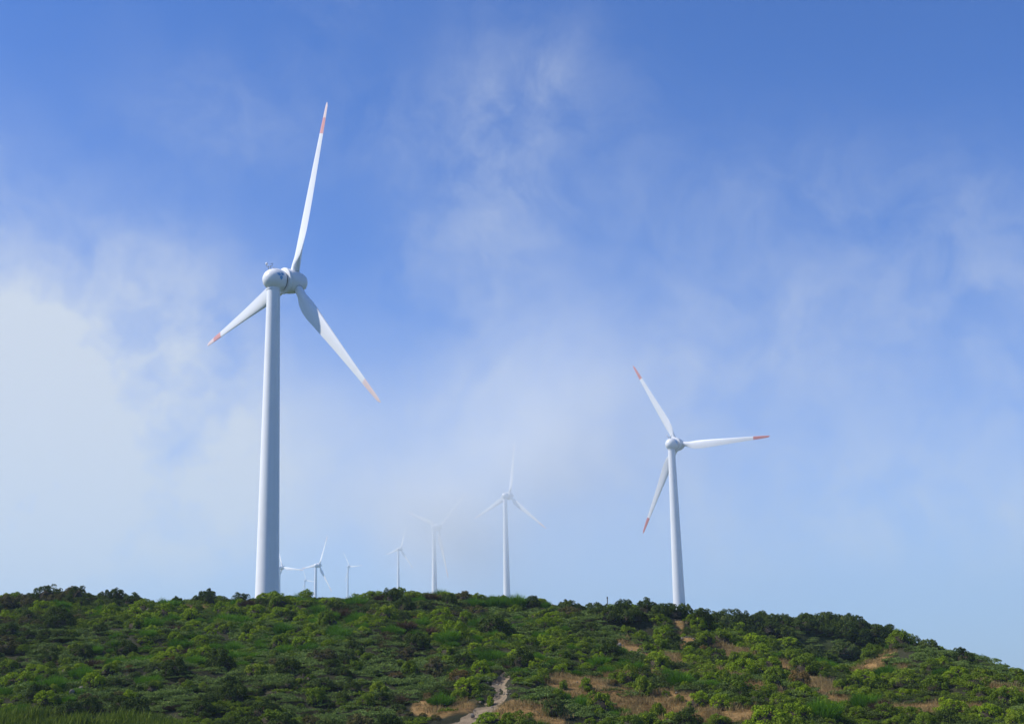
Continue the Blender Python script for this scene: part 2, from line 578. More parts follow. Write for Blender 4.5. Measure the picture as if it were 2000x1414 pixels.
gx = axis(-4200, -46, 46, 4200, 0.30)
gy = axis(-1500, 52, 112, 4400, 0.30)
GX, GY = np.meshgrid(gx, gy)
GZ = height2(GX, GY)
nx, ny = len(gx), len(gy)
I = (np.arange(ny - 1)[:, None] * nx + np.arange(nx - 1)[None, :])
gf = np.stack([I, I + 1, I + nx + 1, I + nx], -1).reshape(-1, 4)
gme = mesh_from('ground', np.stack([GX, GY, GZ], -1).reshape(-1, 3), gf, [M['ground']], True)
at = gme.attributes.new('dry', 'FLOAT', 'POINT')
at.data.foreach_set('value', in_ellipses(GX, GY, DRY).ravel().astype(np.float32))
at = gme.attributes.new('plateau', 'FLOAT', 'POINT')
at.data.foreach_set('value', sstep(np.hypot(GX, GY - 70), 28, 50).ravel().astype(np.float32))
ground = tag(new_obj('ground', gme), kind='structure')

# sandy path: a worn strip laid in its shallow groove
pv, pf = [], []
NS, NA = 90, 13
seglen = [math.hypot(b[0] - a[0], b[1] - a[1]) for a, b in zip(PATH, PATH[1:])]
cum = np.concatenate([[0], np.cumsum(seglen)])
P = np.array(PATH)
for i in range(NS):
    s = cum[-1] * i / (NS - 1)
    cx, cy, cr = (np.interp(s, cum, P[:, k]) for k in range(3))
    s2 = min(cum[-1], s + 0.2); s1 = max(0, s - 0.2)
    tx = np.interp(s2, cum, P[:, 0]) - np.interp(s1, cum, P[:, 0]); ty = np.interp(s2, cum, P[:, 1]) - np.interp(s1, cum, P[:, 1])
    L = math.hypot(tx, ty); nxv, nyv = ty / L, -tx / L
    for j in range(NA):
        k = (j / (NA - 1) - 0.5) * 2
        rr = cr * (0.95 + 0.5 * (float(vnoise(s, 3.0 * np.sign(k), 0.7, 41)) - 0.5))
        x, y = cx + nxv * k * rr, cy + nyv * k * rr
        z = float(height2(x, y)) + 0.045 + 0.08 * (float(vnoise(x, y, 0.35, 42)) - 0.5) - 0.05 * abs(k) ** 4
        pv.append((x, y, z))
for i in range(NS - 1):
    for j in range(NA - 1):
        a = i * NA + j
        pf.append((a, a + 1, a + NA + 1, a + NA))
tag(new_obj('path', mesh_from('path', pv, pf, [M['path']], True)), kind='structure')

# ------------------------------------------------------------------ wind turbines
ROTOR_R = 33.0
HUB_S = 4.2


def airfoil(n=14):
    """Closed outline, chord 0..1 (leading at 0), thickness for t/c = 1."""
    up = []
    for i in range(n + 1):
        x = 0.5 * (1 - math.cos(math.pi * i / n))
        yt = 5 * (0.2969 * math.sqrt(x) - 0.126 * x - 0.3516 * x * x + 0.2843 * x ** 3 - 0.1036 * x ** 4)
        up.append((x, yt))
    lo = [(x, -0.75 * yt) for x, yt in up[1:-1]][::-1]
    return up + lo


FOIL = airfoil()


def blade_section(r):
    """(points) of the blade at radius r: span +Z, nose +Y, trailing edge towards +X."""
    chord = np.interp(r, [1.2, 2.6, 4.2, 6.5, 8.5, 12, 18, 25, 30, 32.4, 33.0], [1.55, 1.6, 2.1, 2.85, 2.95, 2.6, 1.95, 1.30, 0.90, 0.62, 0.15])
    tc = np.interp(r, [1.2, 2.6, 4.2, 6.5, 8.5, 12, 20, 33], [1.0, 1.0, 0.66, 0.42, 0.32, 0.25, 0.19, 0.14])
    tw = math.radians(np.interp(r, [1.2, 4, 6.5, 10, 16, 24, 33], [24, 24, 20, 12, 6, 2, 0]))
    circ = float(1 - sstep(r, 2.4, 5.2))
    pre = 0.032 * (r - 1.2) + 0.0004 * r * r
    pts = []
    k = len(FOIL)
    for i, (cx, cy) in enumerate(FOIL):
        fx, fy = (cx - 0.30) * chord, cy * chord * tc
        ang = 2 * math.pi * i / k
        ox, oy = -0.5 * 1.55 * math.cos(ang), 0.5 * 1.55 * math.sin(ang)
        x = fx * (1 - circ) + ox * circ
        y = fy * (1 - circ) + oy * circ
        pts.append((x * math.cos(tw) + y * math.sin(tw), pre - x * math.sin(tw) + y * math.cos(tw), r))
    return pts


def loft(rs, grow=0.0):
    V, Fc = [], []
    k = len(FOIL)
    for r in rs:
        V += blade_section(r)
    for i in range(len(rs) - 1):
        for j in range(k):
            a, b = i * k + j, i * k + (j + 1) % k
            Fc.append((a, b, b + k, a + k))
    Fc.append(tuple(range(k))[::-1]); Fc.append(tuple((len(rs) - 1) * k + j for j in range(k)))
    return V, Fc


RED_FROM = 27.3
_body = [1.2, 1.9, 2.6, 3.2, 3.8, 4.4, 5.2, 6.0, 6.8, 7.6, 8.5, 9.5, 11, 13, 15, 17, 19, 21, 23, 25, 26.2, RED_FROM]
BLADE_ME = mesh_from('blade', *loft(_body), [M['blade_white']], True)
TIP_ME = mesh_from('red_tip', *loft([RED_FROM, 28.4, 29.5, 30.6, 31.5, 32.2, 32.7, 33.0]), [M['red']], True)
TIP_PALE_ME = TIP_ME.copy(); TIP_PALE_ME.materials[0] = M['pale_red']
# the weathered, haze-paled tip of the near machine: red, a bleached stretch, red again
_fr = [RED_FROM, 28.2, 29.2, 30.2, 31.0, 31.8, 32.4, 33.0]
TIP_WORN_ME = mesh_from('red_tip', *loft(_fr), [M['worn_red'], M['pale_red']], True)
_k = len(FOIL)
_mi = np.zeros(len(TIP_WORN_ME.polygons), dtype=np.int32)
for i in range(len(_fr) - 1):
    if i > 2:
        _mi[i * _k:(i + 1) * _k] = 1
TIP_WORN_ME.polygons.foreach_set('material_index', _mi)

nac_prof = [(0, -2.05), (0.45, -2.00), (0.95, -1.81), (1.42, -1.44), (1.74, -0.98), (1.96, -0.45), (2.06, 0.1), (2.06, 0.6), (1.99, 1.1), (1.88, 1.5), (1.80, 1.62), (1.62, 1.66), (1.62, 1.68), (0, 1.68)]
NAC_ME = mesh_from('nacelle', *revolve(nac_prof, 56, 'Y'), [M['white']], True)
GAP_ME = mesh_from('seal_ring', *revolve([(0, 1.66), (1.64, 1.66), (1.64, 1.98), (0, 1.98)], 48, 'Y'), [M['seam']], True)
GEN_ME = mesh_from('generator_ring', *revolve([(0, 1.94), (2.20, 1.94), (2.34, 2.0), (2.40, 2.12), (2.40, 2.34), (2.32, 2.44), (2.1, 2.48), (0, 2.48)], 56, 'Y'), [M['white']], True)
HUB_ME = mesh_from('hub', *revolve([(0, 2.45), (2.12, 2.45), (2.24, 2.62), (2.26, 3.3), (2.16, 4.2), (1.98, 4.9), (1.88, 5.15), (0, 5.15)], 56, 'Y'), [M['white']], True)
SPIN_ME = mesh_from('spinner', *revolve([(0, 5.12), (1.86, 5.12), (1.80, 5.5), (1.62, 6.0), (1.30, 6.45), (0.85, 6.78), (0.4, 6.92), (0, 6.95)], 48, 'Y'), [M['white']], True)

def autosmooth(me, ang=40):
    """Mark edges sharper than ang so that smooth shading keeps rims crisp."""
    import bmesh
    b = bmesh.new(); b.from_mesh(me)
    bmesh.ops.recalc_face_normals(b, faces=b.faces)
    for e in b.edges:
        if len(e.link_faces) == 2 and e.calc_face_angle(0) > math.radians(ang):
            e.smooth = False
    b.to_mesh(me); b.free()


for me in (NAC_ME, GAP_ME, GEN_ME, HUB_ME, SPIN_ME, BLADE_ME, TIP_ME, TIP_PALE_ME, TIP_WORN_ME):
    autosmooth(me)


COLLAR_ME = mesh_from('root_collar', *revolve([(0.80, 2.02), (0.87, 2.03), (0.87, 2.17), (0.80, 2.18)], 40), [M['collar']], True)
autosmooth(COLLAR_ME)


def tube(pts, r, seg=8):
    V, Fc = [], []
    for i, p in enumerate(pts):
        p = Vector(p)
        q = Vector(pts[min(i + 1, len(pts) - 1)]) - Vector(pts[max(i - 1, 0)])
        q.normalize()
        u = q.orthogonal().normalized(); v = q.cross(u)
        rr = r[i] if isinstance(r, (list, tuple)) else r
        for k in range(seg):
            a = 2 * math.pi * k / seg
            V.append(tuple(p + rr * (math.cos(a) * u + math.sin(a) * v)))
    for i in range(len(pts) - 1):
        for k in range(seg):
            a, b = i * seg + k, i * seg + (k + 1) % seg
            Fc.append((a, b, b + seg, a + seg))
    Fc.append(tuple(range(seg))[::-1]); Fc.append(tuple((len(pts) - 1) * seg + k for k in range(seg)))
    return V, Fc


def join(parts):
    V, Fc = [], []
    for v, f in parts:
        o = len(V); V += list(v); Fc += [tuple(i + o for i in q) for q in f]
    return V, Fc


MAST_ME = mesh_from('wind_sensor', *join([
    tube([(0.35, -0.75, 1.7), (0.35, -0.75, 2.45)], 0.05), tube([(-0.35, -0.75, 1.7), (-0.35, -0.75, 2.55)], 0.05),
    tube([(-0.75, -0.85, 2.42), (0.75, -0.65, 2.32)], 0.045), tube([(-0.7, -0.85, 2.40), (-0.7, -0.85, 2.85)], 0.035),
    tube([(0.7, -0.66, 2.32), (0.7, -0.66, 2.75)], 0.035), tube([(0.55, -0.85, 2.75), (0.85, -0.5, 2.75)], 0.05),
    tube([(0.0, 0.05, 1.95), (0.0, 0.05, 2.2)], 0.12)]), [M['grey']])
LAMP_ME = mesh_from('beacon', *revolve([(0, 2.84), (0.20, 2.84), (0.22, 2.95), (0.22, 3.12), (0.12, 3.25), (0, 3.27)], 16), [M['white']], True)
for v in LAMP_ME.vertices:
    v.co.x -= 0.7; v.co.y -= 0.85


def emblem_mesh():
    """Three blue leaves meeting in a point, lying on the nacelle's flank."""
    V, Fc = [], []

    def on_skin(u, v):                       # u along axis, v up the flank, from the emblem's centre
        s = 0.25 + u
        r = np.interp(s, [p[1] for p in nac_prof[:11]], [p[0] for p in nac_prof[:11]]) + 0.035
        ang = 0.20 + v / r
        return (r * math.cos(ang), s, r * math.sin(ang))
    for rot, sc in ((math.radians(38), 1.0), (math.radians(152), 1.0), (math.radians(268), 1.12)):
        n0 = len(V)
        out = []
        for i in range(9):
            tt = i / 8
            out.append((0.06 + 0.78 * sc * tt, 0.31 * math.sin(math.pi * tt ** 0.75)))
        ring = out + [(a, -b) for a, b in out[-2:0:-1]]
        for a, b in ring:
            V.append(on_skin(a * math.cos(rot) - b * math.sin(rot), a * math.sin(rot) + b * math.cos(rot)))
        n = len(ring)
        for i in range(1, 8):
            a1, a2 = n0 + i, n0 + i + 1
            b1, b2 = n0 + (n - i) % n, n0 + (n - i - 1) % n
            if i + 1 == 8:
                Fc.append((a1, n0 + 8, b1))
            else:
                Fc.append((a1, a2, b2, b1))
        Fc.append((n0, n0 + 1, n0 + n - 1))
    return mesh_from('emblem', V, Fc, [M['blue']])


EMB_ME = emblem_mesh()


def hatch_mesh():
    """Shallow raised lid lying on the curved roof of the nacelle."""
    V, Fc = [], []
    S = [p[1] for p in nac_prof[:11]]; R_ = [p[0] for p in nac_prof[:11]]
    for lift in (-0.02, 0.05):
        for i in range(5):
            for j in range(5):
                s_ = -0.35 + 0.95 * i / 4
                an = math.pi / 2 + (j - 2) * 0.16
                rr = float(np.interp(s_, S, R_)) + lift
                V.append((rr * math.cos(an), s_, rr * math.sin(an)))
    for i in range(4):
        for j in range(4):
            a = 25 + i * 5 + j
            Fc.append((a, a + 1, a + 6, a + 5))
    rim = [0, 1, 2, 3, 4, 9, 14, 19, 24, 23, 22, 21, 20, 15, 10, 5]
    for a, b in zip(rim, rim[1:] + rim[:1]):
        Fc.append((a, b, b + 25, a + 25))
    return mesh_from('roof_hatch', V, Fc, [M['white']])


HATCH_ME = hatch_mesh()


def tower_mesh(h_bot, h_top, full):
    """Tapered steel tower from its foot (0) to its head, with faint flange seams between sections."""
    H = h_top - h_bot
    prof = [(0, 0)]
    r0 = 1.17 + (2.12 - 1.17) * min(1.25, H / full)
    for i in range(25):
        prof.append((r0 + (1.17 - r0) * i / 24, H * i / 24))
    prof += [(1.17, H), (1.26, H + 0.005), (1.26, H + 0.18), (1.15, H + 0.19), (1.15, H + 0.7), (0, H + 0.7)]
    me = mesh_from('tower', *revolve(prof, 64), [M['white']], True)
    autosmooth(me, 50)
    return me


# hub in the world, heading of the nose (degrees right of straight ahead), rotor angle, label
TURBINES = [
    ((-39.50, 228.0, 69.30), 46.0, 20.4, 'largest and nearest white wind turbine with tall thick tower behind the left ridge', True),
    ((54.62, 430.0, 71.35), 37.6, 91.9, 'mid-sized white wind turbine with solid red blade tips at the right end of ridge', False),
    ((-3.2, 780.0, 100.6), 41.0, 10.5, 'pale wind turbine fading upward into mist, between two broom clumps on the ridge', False),
    ((-49.9, 850.0, 90.1), 44.0, 53.0, 'faintest wind turbine, tower foot showing but rotor nearly lost in mist', False),
    ((-149.1, 1700.0, 153.3), 45.8, 22.1, 'small distant wind turbine above the dark bush, one blade pointing down left', False),
    ((-314.2, 2480.0, 193.4), 39.3, -30.0, 'tiny distant wind turbine standing alone with one blade level to the right', False),
    ((-204.4, 1365.0, 108.3), 46.5, 28.0, 'misty far wind turbine with long blade pointing up right and another level left', False),
    ((-478.5, 3000.0, 204.9), 40.0, -21.0, 'smallest far wind turbine, half hidden low between two hazy towers', False),
    ((-248.6, 1400.0, 109.6), 42.0, 98.0, 'hazy wind turbine half hidden behind the thick tower, one blade level right', False),
]
for n_t, (hub, th, ph, label, near) in enumerate(TURBINES):
    thr = math.radians(th)
    nose = Vector((math.sin(thr), math.cos(thr), 0))
    tilt = math.radians(5.0)
    head = Vector(hub) - HUB_S * nose
    gz = float(height2(head.x, head.y))
    foot = min(gz, head.z - 30) - 0.4
    root = tag(new_obj('wind_turbine', None, loc=(head.x, head.y, foot)), label, 'wind turbine', 'wind turbines on the misty plateau')
    root.empty_display_size = 5
    top = head.z - 2.35 - foot
    new_obj('tower', tower_mesh(0, top, 60.0), root)
    hz = head.z - foot
    # the nacelle carries the axis: local +Y is the nose
    base = Matrix.Translation((0, 0, hz - HUB_S * math.tan(tilt))) @ Matrix.Rotation(-thr, 4, 'Z') @ Matrix.Rotation(tilt, 4, 'X')
    nac = new_obj('nacelle', NAC_ME, root); nac.matrix_local = base
    for nm, me in (('seal_ring', GAP_ME), ('wind_sensor', MAST_ME), ('beacon', LAMP_ME), ('emblem', EMB_ME), ('roof_hatch', HATCH_ME)):
        if n_t < 3 or nm in ('seal_ring',):
            new_obj(nm, me, nac)
    for nm, me in (('generator_ring', GEN_ME), ('hub', HUB_ME), ('spinner', SPIN_ME)):
        new_obj(nm, me, root).matrix_local = base
    for k in range(3):
        bl = new_obj('blade', BLADE_ME, root)
        bl.matrix_local = base @ Matrix.Translation((0, HUB_S, 0)) @ Matrix.Rotation(math.radians(ph + 120 * k), 4, 'Y')
        if n_t < 3:
            new_obj('root_collar', COLLAR_ME, bl)
        new_obj('red_tip', TIP_WORN_ME if n_t == 0 and k != 1 else TIP_ME if n_t == 1 else TIP_PALE_ME, bl)

# ------------------------------------------------------------------ plants: prototypes
def rand_dirs(n, g, up=0.0):
    v = g.normal(size=(n, 3)); v[:, 2] += up
    return v / np.linalg.norm(v, axis=1, keepdims=True)


def leaf_quads(pos, nrm, size, aspect, g):
    """Rhombic leaves at pos facing nrm."""
    n = len(pos)
    r = rand_dirs(n, g)
    u = np.cross(nrm, r); u /= np.linalg.norm(u, axis=1, keepdims=True) + 1e-9
    v = np.cross(nrm, u)
    s = (size * (0.65 + 0.7 * g.random(n)))[:, None]
    a = pos + u * s; b = pos + v * s * aspect; c = pos - u * s; d_ = pos - v * s * aspect
    V = np.stack([a, b, c, d_], 1).reshape(-1, 3)
    Fq = np.arange(4 * n).reshape(n, 4)
    return V, Fq


def ico(sub=2):
    import bmesh
    b = bmesh.new(); bmesh.ops.create_icosphere(b, subdivisions=sub, radius=1.0)
    V = np.array([v.co[:] for v in b.verts]); Fq = np.array([[v.index for v in f.verts] for f in b.faces]); b.free()
    return V, Fq


ICO_V, ICO_F = ico(2)


def clumpy_bush(seed, leafm, n_lobes=40, per=70, lobe_r=0.23, leaf=0.05, flat=0.72, core=0.78, spread=1.0, lift=0.0):
    """Rounded shrub of unit half-width: tufts on a lumpy dome round a twiggy core. Returns a mesh, base at z=0."""
    g = np.random.default_rng(seed)
    dirs = rand_dirs(n_lobes * 3, g, 0.35)
    dirs = dirs[dirs[:, 2] > -0.12][:n_lobes]
    lump = 0.80 + 0.28 * g.random(len(dirs))
    # a few big lumps make the outline uneven
    big = rand_dirs(5, g, 0.4)
    lump *= 0.86 + 0.24 * np.max(np.clip(dirs @ big.T, 0, 1) ** 6, axis=1)
    cen = dirs * lump[:, None] * np.array([1, 1, flat * 1.25]) * (1 - lobe_r * 0.6) * spread
    cen[:, 2] = np.maximum(cen[:, 2], 0.0) + 0.10 + lift
    lr = lobe_r * (0.7 + 0.65 * g.random(len(cen)))
    pos, nrm, tint = [], [], []
    for c_, r_, dd in zip(cen, lr, dirs):
        k = int(per * (r_ / lobe_r) ** 1.5)
        q = rand_dirs(k, g, 0.5) + dd * 0.35
        q /= np.linalg.norm(q, axis=1, keepdims=True)
        rad = r_ * (0.55 + 0.45 * g.random(k) ** 0.5)
        pos.append(c_ + q * rad[:, None] * np.array([1, 1, 0.95]))
        nn = q + 0.75 * rand_dirs(k, g)
        nrm.append(nn / np.linalg.norm(nn, axis=1, keepdims=True))
        lt = g.random()
        tint.append(np.clip(0.15 + 0.40 * lt + 0.45 * g.random(k), 0, 1))
    pos, nrm, tint = np.concatenate(pos), np.concatenate(nrm), np.concatenate(tint)
    V, Fq = leaf_quads(pos, nrm, leaf, 0.55, g)
    # twiggy core so that the heart is dense
    cv = ICO_V * (1 + 0.25 * (g.random((len(ICO_V), 1)) - 0.5)) * np.array([1, 1, flat * 1.2]) * core * 0.86
    cv[:, 2] = np.maximum(cv[:, 2], -0.12) + 0.08 + lift
    n0 = len(V)
    cf = np.concatenate([ICO_F, ICO_F[:, 2:3]], axis=1) + n0
    V = np.concatenate([V, cv])
    faces = [tuple(q) for q in Fq] + [tuple(q[:3]) for q in cf]
    mi = np.concatenate([np.zeros(len(Fq), int), np.ones(len(cf), int)])
    tn = np.concatenate([tint, np.zeros(len(cf))])
    V[:, 2] = np.maximum(V[:, 2], -0.14)
    me = mesh_from('shrub', V, faces, [leafm, M['twig']], False, mi, tn)
    return me


def strand_bush(seed, leafm, n=1500, wid=0.013, h=(0.55, 1.05), base=0.75, lean=0.55, droop=0.18, core=True):
    """Feathery shrub: fine upright stalks fanning out of a low dome."""
    g = np.random.default_rng(seed)
    a = g.random(n) * 2 * np.pi
    rr = np.sqrt(g.random(n)) * base
    lumps = 0.75 + 0.5 * vnoise(np.cos(a) * rr * 3 + seed * 7.3, np.sin(a) * rr * 3, 0.9, seed)
    bx, by = rr * np.cos(a), rr * np.sin(a)
    L = (h[0] + (h[1] - h[0]) * g.random(n)) * lumps * (1.0 - 0.45 * (rr / base) ** 2)
    dirx = np.cos(a) * (rr / base) * lean + (g.random(n) - 0.5) * 0.35
    diry = np.sin(a) * (rr / base) * lean + (g.random(n) - 0.5) * 0.35
    p0 = np.stack([bx, by, np.full(n, -0.05) + 0.25 * L * g.random(n)], 1)
    p1 = p0 + np.stack([dirx * 0.5, diry * 0.5, np.full(n, 0.6)], 1) * L[:, None]
    p2 = p0 + np.stack([dirx * (1 + droop), diry * (1 + droop), np.full(n, 1.0)], 1) * L[:, None]
    ph = g.random(n) * 2 * np.pi
    wv = np.stack([np.cos(ph), np.sin(ph), np.zeros(n)], 1) * wid
    V = np.stack([p0 - wv, p0 + wv, p1 - wv * 0.8, p1 + wv * 0.8, p2], 1).reshape(-1, 3)
    k = np.arange(n) * 5
    q = np.stack([k, k + 1, k + 3, k + 2], 1)
    tr = np.stack([k + 2, k + 3, k + 4], 1)
    faces = [tuple(x) for x in q] + [tuple(x) for x in tr]
    tn = np.clip(0.15 + 0.7 * g.random(n) * (0.6 + 0.4 * L / h[1]), 0, 1)
    tint = np.concatenate([tn, tn])
    mi = np.zeros(len(faces), int)
    if core:
        cv = ICO_V * (1 + 0.3 * (g.random((len(ICO_V), 1)) - 0.5)) * np.array([base * 0.9, base * 0.9, h[0] * 0.62])
        cv[:, 2] = np.maximum(cv[:, 2], -0.1)
        n0 = len(V); V = np.concatenate([V, cv])
        faces += [tuple(int(i) + n0 for i in q_) for q_ in ICO_F]
        mi = np.concatenate([mi, np.ones(len(ICO_F), int)])
        tint = np.concatenate([tint, np.zeros(len(ICO_F))])
    return mesh_from('shrub', V, faces, [leafm, M['twig']], False, mi, tint)


def mat_plant(seed, leafm, n=760, rad=1.0, h=0.42, leaf=0.062, aspect=0.4):
    """Low tangled ground cover, unit radius."""
    g = np.random.default_rng(seed)
    a = g.random(n) * 2 * np.pi; rr = np.sqrt(g.random(n)) * rad
    x, y = rr * np.cos(a), rr * np.sin(a)
    lum = vnoise(x * 4 + seed * 3.1, y * 4, 1.0, seed)
    z = h * (0.15 + 0.85 * lum) * (1 - 0.6 * (rr / rad) ** 3) * (0.45 + 0.6 * g.random(n) ** 0.6)
    nrm = rand_dirs(n, g, 0.9)
    V, Fq = leaf_quads(np.stack([x, y, z], 1), nrm, leaf, aspect, g)
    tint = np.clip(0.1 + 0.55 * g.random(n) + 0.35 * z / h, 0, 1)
    return mesh_from('cover', V, Fq, [leafm], False, None, tint)


def grass_tuft(seed, leafm, n=70, h=(0.15, 0.42), rad=0.5, wid=0.008, lean=0.6):
    g = np.random.default_rng(seed)
    a = g.random(n) * 2 * np.pi; rr = np.sqrt(g.random(n)) * rad
    L = h[0] + (h[1] - h[0]) * g.random(n)
    p0 = np.stack([rr * np.cos(a), rr * np.sin(a), np.full(n, -0.03)], 1)
    dr = (g.random((n, 2)) - 0.5) * 2 * lean
    p1 = p0 + np.stack([dr[:, 0] * 0.35, dr[:, 1] * 0.35, np.full(n, 0.62)], 1) * L[:, None]
    p2 = p0 + np.stack([dr[:, 0], dr[:, 1], np.full(n, 0.95)], 1) * L[:, None]
    ph = g.random(n) * 2 * np.pi
    wv = np.stack([np.cos(ph), np.sin(ph), np.zeros(n)], 1) * wid
    V = np.stack([p0 - wv, p0 + wv, p1 - wv, p1 + wv, p2], 1).reshape(-1, 3)
    k = np.arange(n) * 5
    faces = [tuple(x) for x in np.stack([k, k + 1, k + 3, k + 2], 1)] + [tuple(x) for x in np.stack([k + 2, k + 3, k + 4], 1)]
    tn = g.random(n)
    return mesh_from('tuft', V, faces, [leafm], False, None, np.concatenate([tn, tn]))


PROTO = {
    'heath': [clumpy_bush(100 + i, M['heath'], n_lobes=34 + 5 * (i % 3), flat=0.62 + 0.06 * (i % 4), lobe_r=0.22 + 0.03 * (i % 2)) for i in range(6)],
    'darkheath': [clumpy_bush(200 + i, M['darkheath'], n_lobes=40, flat=0.62 + 0.07 * (i % 3), lobe_r=0.21 + 0.03 * (i % 2)) for i in range(5)],
    'lime': [clumpy_bush(300 + i, M['lime'], n_lobes=34, flat=0.62 + 0.06 * (i % 3), lobe_r=0.23, leaf=0.052) for i in range(4)],
    'treeheath': [clumpy_bush(400 + i, M['darkheath'], n_lobes=34, per=50, flat=0.85, lobe_r=0.21, leaf=0.05, core=0.6, lift=0.10) for i in range(3)],
    'broom': [strand_bush(500 + i, M['broom']) for i in range(5)],
    'scrubbush': [clumpy_bush(600 + i, M['scrub'], n_lobes=60, per=34, flat=0.42, lobe_r=0.16, leaf=0.05, core=0.7) for i in range(4)],
    'dead': [strand_bush(700 + i, M['dead'], n=900, wid=0.016, h=(0.4, 0.95), lean=0.9) for i in range(2)],
    'brown': [clumpy_bush(770 + i, M['brown'], n_lobes=36, per=60, flat=0.6, lobe_r=0.2) for i in range(3)],
    'rust': [clumpy_bush(750 + i, M['rust'], n_lobes=40, per=36, flat=0.6, lobe_r=0.2) for i in range(2)],
}
COVER = {
    'fern': [mat_plant(800 + i, M['fern'], leaf=0.07, aspect=0.34) for i in range(4)],
    'scrub': [mat_plant(820 + i, M['scrub'], n=760, h=0.5, leaf=0.055, aspect=0.5) for i in range(4)],
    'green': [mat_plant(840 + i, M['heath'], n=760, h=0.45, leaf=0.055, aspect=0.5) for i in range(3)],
    'straw': [grass_tuft(860 + i, M['straw']) for i in range(4)],
    'reed': [grass_tuft(880 + i, M['reed'], n=110, h=(0.35, 0.85), rad=0.45, wid=0.016, lean=0.35) for i in range(3)],
}


def stem_mesh(seed, leafm=None):
    g = random.Random(seed)
    parts = []
    for k in range(7):
        a = 2 * math.pi * k / 7 + g.uniform(-.3, .3)
        r = g.uniform(0.25, 0.6)
        parts.append(tube([(0.05 * math.cos(a), 0.05 * math.sin(a), -0.2), (0.5 * r * math.cos(a), 0.5 * r * math.sin(a), 0.4), (r * math.cos(a), r * math.sin(a), g.uniform(0.7, 1.0))], [0.04, 0.03, 0.012], 5))
    return mesh_from('stem', *join(parts), [M['twig']])


STEM = [stem_mesh(i) for i in range(3)]


def ray_seen_px(x, y, z):
    return to_px(x, y, z)


